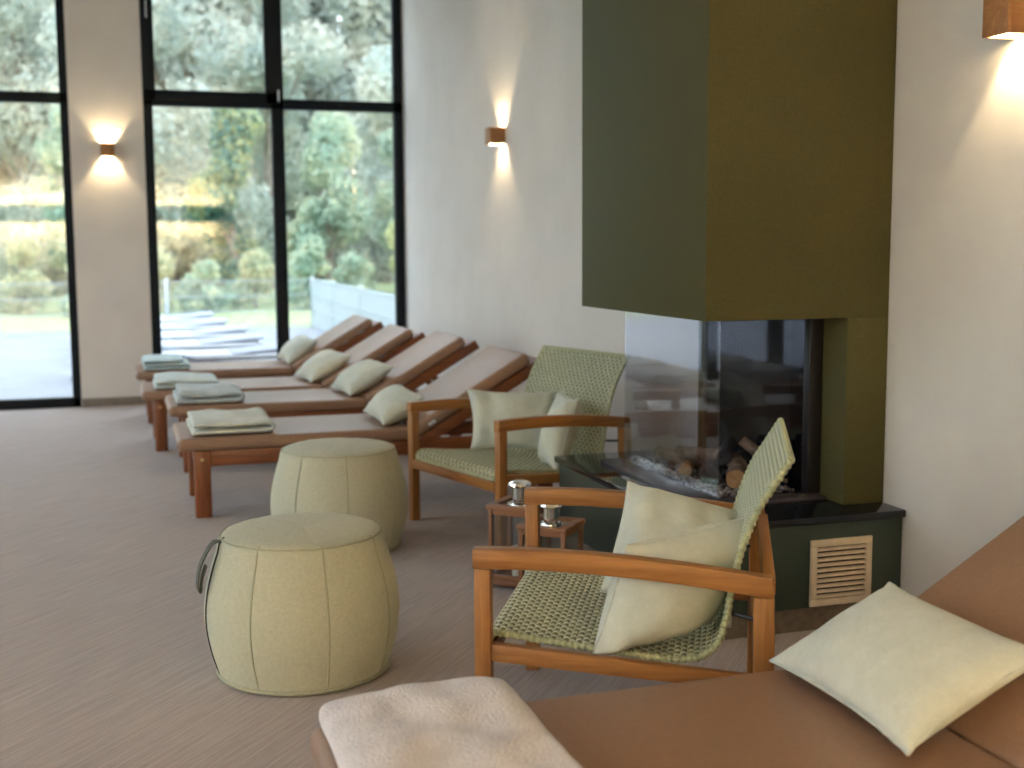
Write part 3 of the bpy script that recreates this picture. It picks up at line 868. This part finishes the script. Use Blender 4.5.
dup(sc, (-.07, YW, 2.003), PI/2, 'lit wooden wall sconce on the pillar between the two windows')
dup(sc, (XW, 2.88, 1.872), 0, 'large lit wooden wall sconce at the top right, right of the fireplace')

# ------------------------------------------------------------------ lit shelf on the wall behind (seen mirrored in the window glass)
sh = thing('lit_wall_shelf', 'long dark wall shelf with warm light strips above and below, behind the viewer', 'shelf', (-1.2, YB, 1.86))
bm = bmesh.new(); bx(bm, -2.9, 2.95, .001, .20, -.13, .13, .004); bx(bm, -2.9, 2.95, .187, .20, -.150, .150, .003); obj('board', bm, M['walnut'], sh)
bm = bmesh.new(); bx(bm, -2.85, 2.90, .12, .155, .131, .136); obj('light_strip', bm, M['led'], sh)
bm = bmesh.new(); bx(bm, -2.85, 2.90, .12, .155, -.136, -.131); obj('light_strip', bm, M['led'], sh)

def downlight(label, x, y, e, r=.06):  # unseen ceiling spots added to fill the room with warm light
    o = thing('added_fill_downlight', label, 'fill lamp', (x, y, ZC), 0, 'added ceiling fill lights out of view')
    bm = bmesh.new(); lathe(bm, [(r, -.001), (r, -.006), (r+.02, -.006), (r+.02, -.001)], 40, cap=False); obj('rim', bm, M['steel'], o)
    l = bpy.data.lights.new('lamp', 'SPOT'); l.energy = e; l.color = WARM; l.spot_size = R(112); l.spot_blend = .7; l.shadow_soft_size = .05
    lo = bpy.data.objects.new('lamp', l); lo.location = (0, 0, -.01); link(lo, o)
    return o
WARM = (1, .80, .56)
for (x, y, e, w_) in ((-2.6, .4, 40, 'the open carpet at the far left'), (-1.2, 5.4, 40, 'the aisle left of the lounger row'), (1.2, 7.6, 30, 'the row of loungers')):
    downlight('added fill downlight, out of view, over '+w_, x, y, e)

# ------------------------------------------------------------------ outside
struct(box_obj('terrace', -14, 2.9, YW+.14, 19.4, -.25, -.015, M['terrace'], smooth=0))
struct(box_obj('terrace_side', -14, XL-.25, -8, YW+.14, -.25, -.015, M['terrace'], smooth=0))
def ground(name, x0, x1, y0, y1, z, mat, seed, n=40):
    bm = bmesh.new(); g = [[bm.verts.new((x0+(x1-x0)*i/n, y0+(y1-y0)*j/n, z+.12*noise.noise(Vector((i*.3, j*.3, seed))))) for j in range(n+1)] for i in range(n+1)]
    for i in range(n):
        for j in range(n): bm.faces.new((g[i][j], g[i+1][j], g[i+1][j+1], g[i][j+1]))
    e = bmesh.ops.extrude_face_region(bm, geom=bm.faces[:])
    bmesh.ops.translate(bm, vec=(0, 0, -.5), verts=[v for v in e['geom'] if isinstance(v, bmesh.types.BMVert)])
    return struct(obj(name, bm, mat))
ground('lawn', -40, 45, 19.4, 70, -.10, M['lawn'], 1)
ground('lawn_side', 2.92, 45, YW+.3, 19.4, -.12, M['lawn'], 2)
ground('lawn_left', -40, -14, -30, 19.4, -.12, M['lawn'], 3)

def wire_fence(label, a, b, z0, z1, step=.05, post=2.4):
    a, b = Vector((*a, 0)), Vector((*b, 0)); L = (b-a).length; ang = math.atan2(b.y-a.y, b.x-a.x)
    o = thing('wire_fence', label, 'fence', tuple(a), ang)
    bm = bmesh.new(); n = int(L/step)
    for i in range(n+1): bx(bm, i*step-.003, i*step+.003, -.003, .003, z0, z1)
    obj('vertical_wires', bm, M['mesh'], o, 0)
    bm = bmesh.new(); m = 4
    for k in range(m):
        z = z0+.03+(z1-z0-.06)*k/(m-1); bx(bm, 0, L, -.008, .008, z-.006, z+.006)
    obj('horizontal_wires', bm, M['mesh'], o, 0)
    for i in range(int(L/post)+1):
        bm = bmesh.new(); x = min(L-.03, i*post+.03); bx(bm, x-.03, x+.03, -.02, .02, -.1, z1+.03, .004); obj('post', bm, M['mesh'], o)
    return o
wire_fence('pale wire mesh fence along the far edge of the terrace', (-9, 19.3), (2.86, 19.3), .0, .76)
wire_fence('pale wire mesh fence running back along the right side of the terrace', (2.84, 19.3), (2.60, 10.6), .0, .76, .028)

def garden_lounger(label):
    o = thing('garden_lounger', label, 'sun lounger', group='white garden loungers on the terrace')
    L, W = 1.75, .62
    bm = bmesh.new(); tube(bm, [(0, 0, .30), (L, 0, .30), (L, W, .30), (0, W, .30)], .022, 8, True); obj('frame', bm, M['patio'], o)
    bm = bmesh.new(); bx(bm, .03, 1.15, .03, W-.03, .305, .33, .008); obj('seat_sling', bm, M['patio'], o)
    T = Matrix.Translation((1.15, 0, .315)) @ Matrix.Rotation(-R(5), 4, 'Y')
    bm = bmesh.new(); bx(bm, 0, .62, .03, W-.03, -.01, .015, .008, T); obj('back_sling', bm, M['patio_s'], o)
    for y in (0, W):
        bm = bmesh.new(); tube(bm, catmull([(-.05, y, .02), (.12, y, .22), (.45, y, .33), (.8, y, .30), (1.15, y, .16), (1.4, y, .02)], 6), .024, 8); obj('curved_leg', bm, M['patio_s'], o)
    for x in (.05, L-.08):
        
        for y in (0, W):
            bm = bmesh.new(); tube(bm, [(x, y, .3), (x, y, .0)], .018, 8); obj('leg', bm, M['patio'], o)
    return o
gl = ['white garden lounger on the terrace nearest the tall window', 'second white garden lounger from the window, on the terrace', 'third white garden lounger from the window, on the terrace',
      'fourth white garden lounger from the window, on the terrace', 'white garden lounger farthest from the window, near the wire fence']
g0 = None
for i, (x, y) in enumerate(((-.25, 10.9), (-.45, 12.2), (-.45, 13.6), (-.55, 15.1), (-.6, 16.8))):
    if g0 is None: g0 = garden_lounger(gl[0]); g0.location = (x, y, -.015)
    else: dup(g0, (x, y, -.015), 0, gl[i])

def foliage_mesh(name, seed, clumps, n, size, mat):
    """clumps: (cx,cy,cz,rx,ry,rz); leaves are small folded quads scattered through the outer shell"""
    rg = np.random.default_rng(seed)
    C = np.array(clumps, float); vol = C[:, 3]*C[:, 4]+C[:, 5]*C[:, 3]
    idx = rg.choice(len(C), n, p=vol/vol.sum())
    d = rg.normal(size=(n, 3)); d /= np.linalg.norm(d, axis=1)[:, None]
    rad = rg.uniform(.55, 1.06, n)[:, None]
    P = C[idx, :3]+d*rad*C[idx, 3:]
    nr = d+rg.normal(scale=.6, size=(n, 3)); nr /= np.linalg.norm(nr, axis=1)[:, None]
    t = np.cross(nr, rg.normal(size=(n, 3))); t /= np.linalg.norm(t, axis=1)[:, None]
    b = np.cross(nr, t)
    s = size*rg.uniform(.6, 1.4, n)[:, None]
    q = np.stack([P-t*s, P-b*s*.55+nr*s*.15, P+t*s, P+b*s*.55+nr*s*.15], 1).reshape(-1, 3)
    F = np.arange(n*4).reshape(-1, 4)
    me = bpy.data.meshes.new(name); me.from_pydata(q.tolist(), [], F.tolist()); me.materials.append(M[mat])
    return me

def tree(label, x, y, h, r, mat, seed, n=5000, leafs=.12, trunk_r=.14, cat='tree', base=.22, name='tree', group=None):
    rnd = random.Random(seed)
    o = thing(name, label, cat, (x, y, -.12), 0, group)
    cl = []
    for k in range(16):
        zz = base+(1-base)*rnd.random()**.8
        wz = math.sin(PI*min(1, max(.12, (zz-base)/(1-base)*.8+.2)))
        a = rnd.uniform(0, 2*PI); rr = r*.75*wz*rnd.random()**.5; s = r*rnd.uniform(.28, .5)
        cl.append((rr*math.cos(a), rr*math.sin(a), max(s*.6, h*zz-s*.5), s, s, s*rnd.uniform(.7, 1.1)))
    me = foliage_mesh('foliage', seed, cl, n, leafs, mat); link(bpy.data.objects.new('foliage', me), o)
    bm = bmesh.new()
    top = h*.8
    tube(bm, catmull([(0, 0, -.1), (.05*rnd.uniform(-1, 1)*h*.3, .1, top*.35), (.06*h*rnd.uniform(-1, 1), 0, top*.7), (0, 0, top)], 5), lambda t: trunk_r*(1-.8*t)+.01, 8)
    for c in cl[:9]:
        z0 = max(.15*h*base*4, min(c[2]*.6, top*.75))
        tube(bm, catmull([(0, 0, z0), (c[0]*.5, c[1]*.5, (z0+c[2])/2), (c[0], c[1], c[2])], 4), lambda t: trunk_r*.4*(1-.8*t)+.006, 6)
    obj('trunk', bm, M['trunk'], o)
    return o
TREES = [
 # x, y, h, r, mat, label
 (-6.5, 33, 9.5, 3.0, 'lf_a', 'haze-pale grey-green tree at the far left beyond the fence'),
 (-2.6, 40, 11, 3.0, 'lf_a', 'tall haze-pale grey-green tree filling the left window'),
 (1.0, 34, 10.5, 2.9, 'lf_a', 'tall haze-pale tree behind the pillar, top of the tall window'),
 (4.6, 39.6, 12, 2.9, 'lf_a', 'tall pale hazy tree at the top middle of the tall window'),
 (8.8, 34.5, 10, 2.8, 'lf_a', 'tall pale hazy tree at the top right of the tall window'),
 (12.5, 42, 10.5, 3.2, 'lf_d', 'green tree beyond the right edge of the tall window'),
 (2.55, 29.8, 5.2, 1.1, 'lf_b', 'dark teal-green tree left of the window mullion'),
 (4.9, 30, 4.7, 1.15, 'lf_d', 'mid green tree right of the window mullion'),
 (7.2, 30.5, 5.0, 1.15, 'lf_d', 'mid green tree in the right pane behind the side fence'),
 (6.7, 27.5, 2.6, 1.0, 'lf_c', 'yellowing bush at the right of the right pane'),
 (10.0, 30, 4.6, 1.4, 'lf_c', 'yellowing tree beyond the right edge of the tall window'),
 (-.8, 29, 4.6, 1.2, 'lf_d', 'green tree between the two windows'),
 (-4.3, 30, 4.3, 1.4, 'lf_b', 'dark green tree at the left edge of the left window'),
]
for i, (x, y, h, r, m, lb) in enumerate(TREES):
    big = h > 8
    tree(lb, x, y, h, r, m, 100+i, 15000 if big else 8000, .12 if big else .075, .2 if big else .09, base=.06 if big else .10, group='trees beyond the fence')
SHR = [(-3.4, 26.0, 'lf_e', 1.5), (-2.0, 26.6, 'lf_e', 1.7), (-.7, 26.2, 'lf_d', 1.3), (.6, 26.0, 'lf_e', 1.45), (1.7, 26.5, 'lf_d', 1.25), (2.8, 26.2, 'lf_e', 1.3),
       (3.9, 26.6, 'lf_d', 1.6), (5.0, 26.2, 'lf_d', 1.35), (6.2, 25.4, 'lf_c', 1.5), (7.6, 26.3, 'lf_d', 1.6), (-4.9, 26.4, 'lf_d', 1.6)]
for i, (x, y, m, h) in enumerate(SHR):
    where = ['at the left edge of the left window', 'in the middle of the left window', 'hidden mostly by the pillar', 'just right of the pillar', 'left of the mullion, low', 'beside the mullion',
             'right of the mullion behind the fence corner', 'behind the side fence, mid pane', 'yellow-tinged, behind the side fence at right', 'beyond the right window frame', 'beyond the left edge of the view'][i]
    tree('low %s shrub on the lawn edge, %s' % ({'lf_e': 'straw-coloured', 'lf_d': 'green', 'lf_c': 'yellowing'}[m], where), x, y+(i % 2)*1.3, h, .62, m, 300+i, 2600, .06, .03, 'shrub', .05, 'shrub', 'shrubs along the lawn')
for i, x in enumerate(np.arange(-12, 22, 2.7).tolist()):
    rnd = random.Random(i); cl = [(rnd.uniform(-1.0, 1.0), rnd.uniform(-.5, .5), .6+13.4*k/23, 1.6, 1.0, 1.3) for k in range(24)]
    o = thing('tree', 'hazy pale tree in the dense woodland edge at the back of the view', 'tree', (x, 46+(i % 2)*4.4, 0), 0, 'woodland edge behind everything')
    link(bpy.data.objects.new('foliage', foliage_mesh('foliage', 700+i, cl, 17000, .24, 'lf_a')), o)
    bm = bmesh.new(); tube(bm, [(0, 0, -.3), (.1, 0, 3), (-.1, 0, 6), (0, 0, 9)], lambda t: .2*(1-.8*t)+.02, 8); obj('trunk', bm, M['trunk'], o)
for i, (x, y, h) in enumerate(((-27, 2, 6), (-28, 8, 6.5), (-27.5, -5, 6), (-26, 16, 6.5), (-14, 30, 7))):
    tree('green tree beyond the left-hand windows, %s' % ['opposite the front pouf', 'opposite the loungers', 'opposite the wall shelf', 'beside the terrace corner', 'past the far left terrace corner'][i], x, y, h, 3.0, 'lf_d', 500+i, 6000, .17, .18, base=.06, group='trees beyond the left windows')

# ------------------------------------------------------------------ sky and daylight
w = bpy.data.worlds.new('sky'); scn.world = w; w.use_nodes = True
nt = w.node_tree; nt.nodes.clear()
wo = nt.nodes.new('ShaderNodeOutputWorld'); bg = nt.nodes.new('ShaderNodeBackground')
tc = nt.nodes.new('ShaderNodeTexCoord'); sp = nt.nodes.new('ShaderNodeSeparateXYZ')
nt.links.new(tc.outputs['Generated'], sp.inputs[0])
nt.links.new(ramp(nt, sp.outputs['Z'], [(0, (.62, .72, .75)), (.12, (.70, .80, .85)), (.35, (.82, .92, 1.02)), (1, (.76, .88, 1.02))]), bg.inputs['Color'])
bg.inputs['Strength'].default_value = 5.0
nt.links.new(bg.outputs[0], wo.inputs['Surface'])
def portal(loc, rot, sx, sy):
    l = bpy.data.lights.new('daylight_portal', 'AREA'); l.shape = 'RECTANGLE'; l.size = sx; l.size_y = sy; l.energy = 1
    l.cycles.is_portal = True
    o = bpy.data.objects.new('daylight_portal', l); o.location = loc; o.rotation_euler = rot; link(o); struct(o)
for a, b in (W1, W2): portal(((a+b)/2, YW+.26, ZT/2), (-PI/2, 0, 0), b-a, ZT)
for a, b in LW: portal((XL-.26, (a+b)/2, ZT/2), (0, -PI/2, 0), ZT, b-a)

# ------------------------------------------------------------------ camera
f, pitch, yaw, roll = 1218.04593, .113121758, .308167196, .00557911545
cy, sy = math.cos(yaw), math.sin(yaw)
fw0 = Vector((sy, cy, 0)); rt = Vector((cy, -sy, 0)); up = Vector((0, 0, 1))
fw = fw0*math.cos(pitch)-up*math.sin(pitch); dn = -(up*math.cos(pitch)+fw0*math.sin(pitch))
r_ = rt*math.cos(roll)+dn*math.sin(roll); d_ = -rt*math.sin(roll)+dn*math.cos(roll)
cd = bpy.data.cameras.new('camera'); cam = bpy.data.objects.new('camera', cd); link(cam)
cam.matrix_world = Matrix(((r_.x, -d_.x, -fw.x, 0), (r_.y, -d_.y, -fw.y, 0), (r_.z, -d_.z, -fw.z, 1.25), (0, 0, 0, 1)))
cd.sensor_width = 36; cd.lens = f/1024*36; cd.clip_start = .05; cd.clip_end = 300
cd.dof.use_dof = True; cd.dof.focus_distance = 3.15; cd.dof.aperture_fstop = 3.0
scn.camera = cam

vs = scn.view_settings
vs.view_transform = 'Standard'; vs.look = 'None'; vs.gamma = 1; vs.use_curve_mapping = False; vs.exposure = 0
scn.cycles.max_bounces = 10; scn.cycles.diffuse_bounces = 5; scn.cycles.transparent_max_bounces = 24
scn.cycles.sample_clamp_indirect = 80
scn.cycles.caustics_reflective = False; scn.cycles.caustics_refractive = False
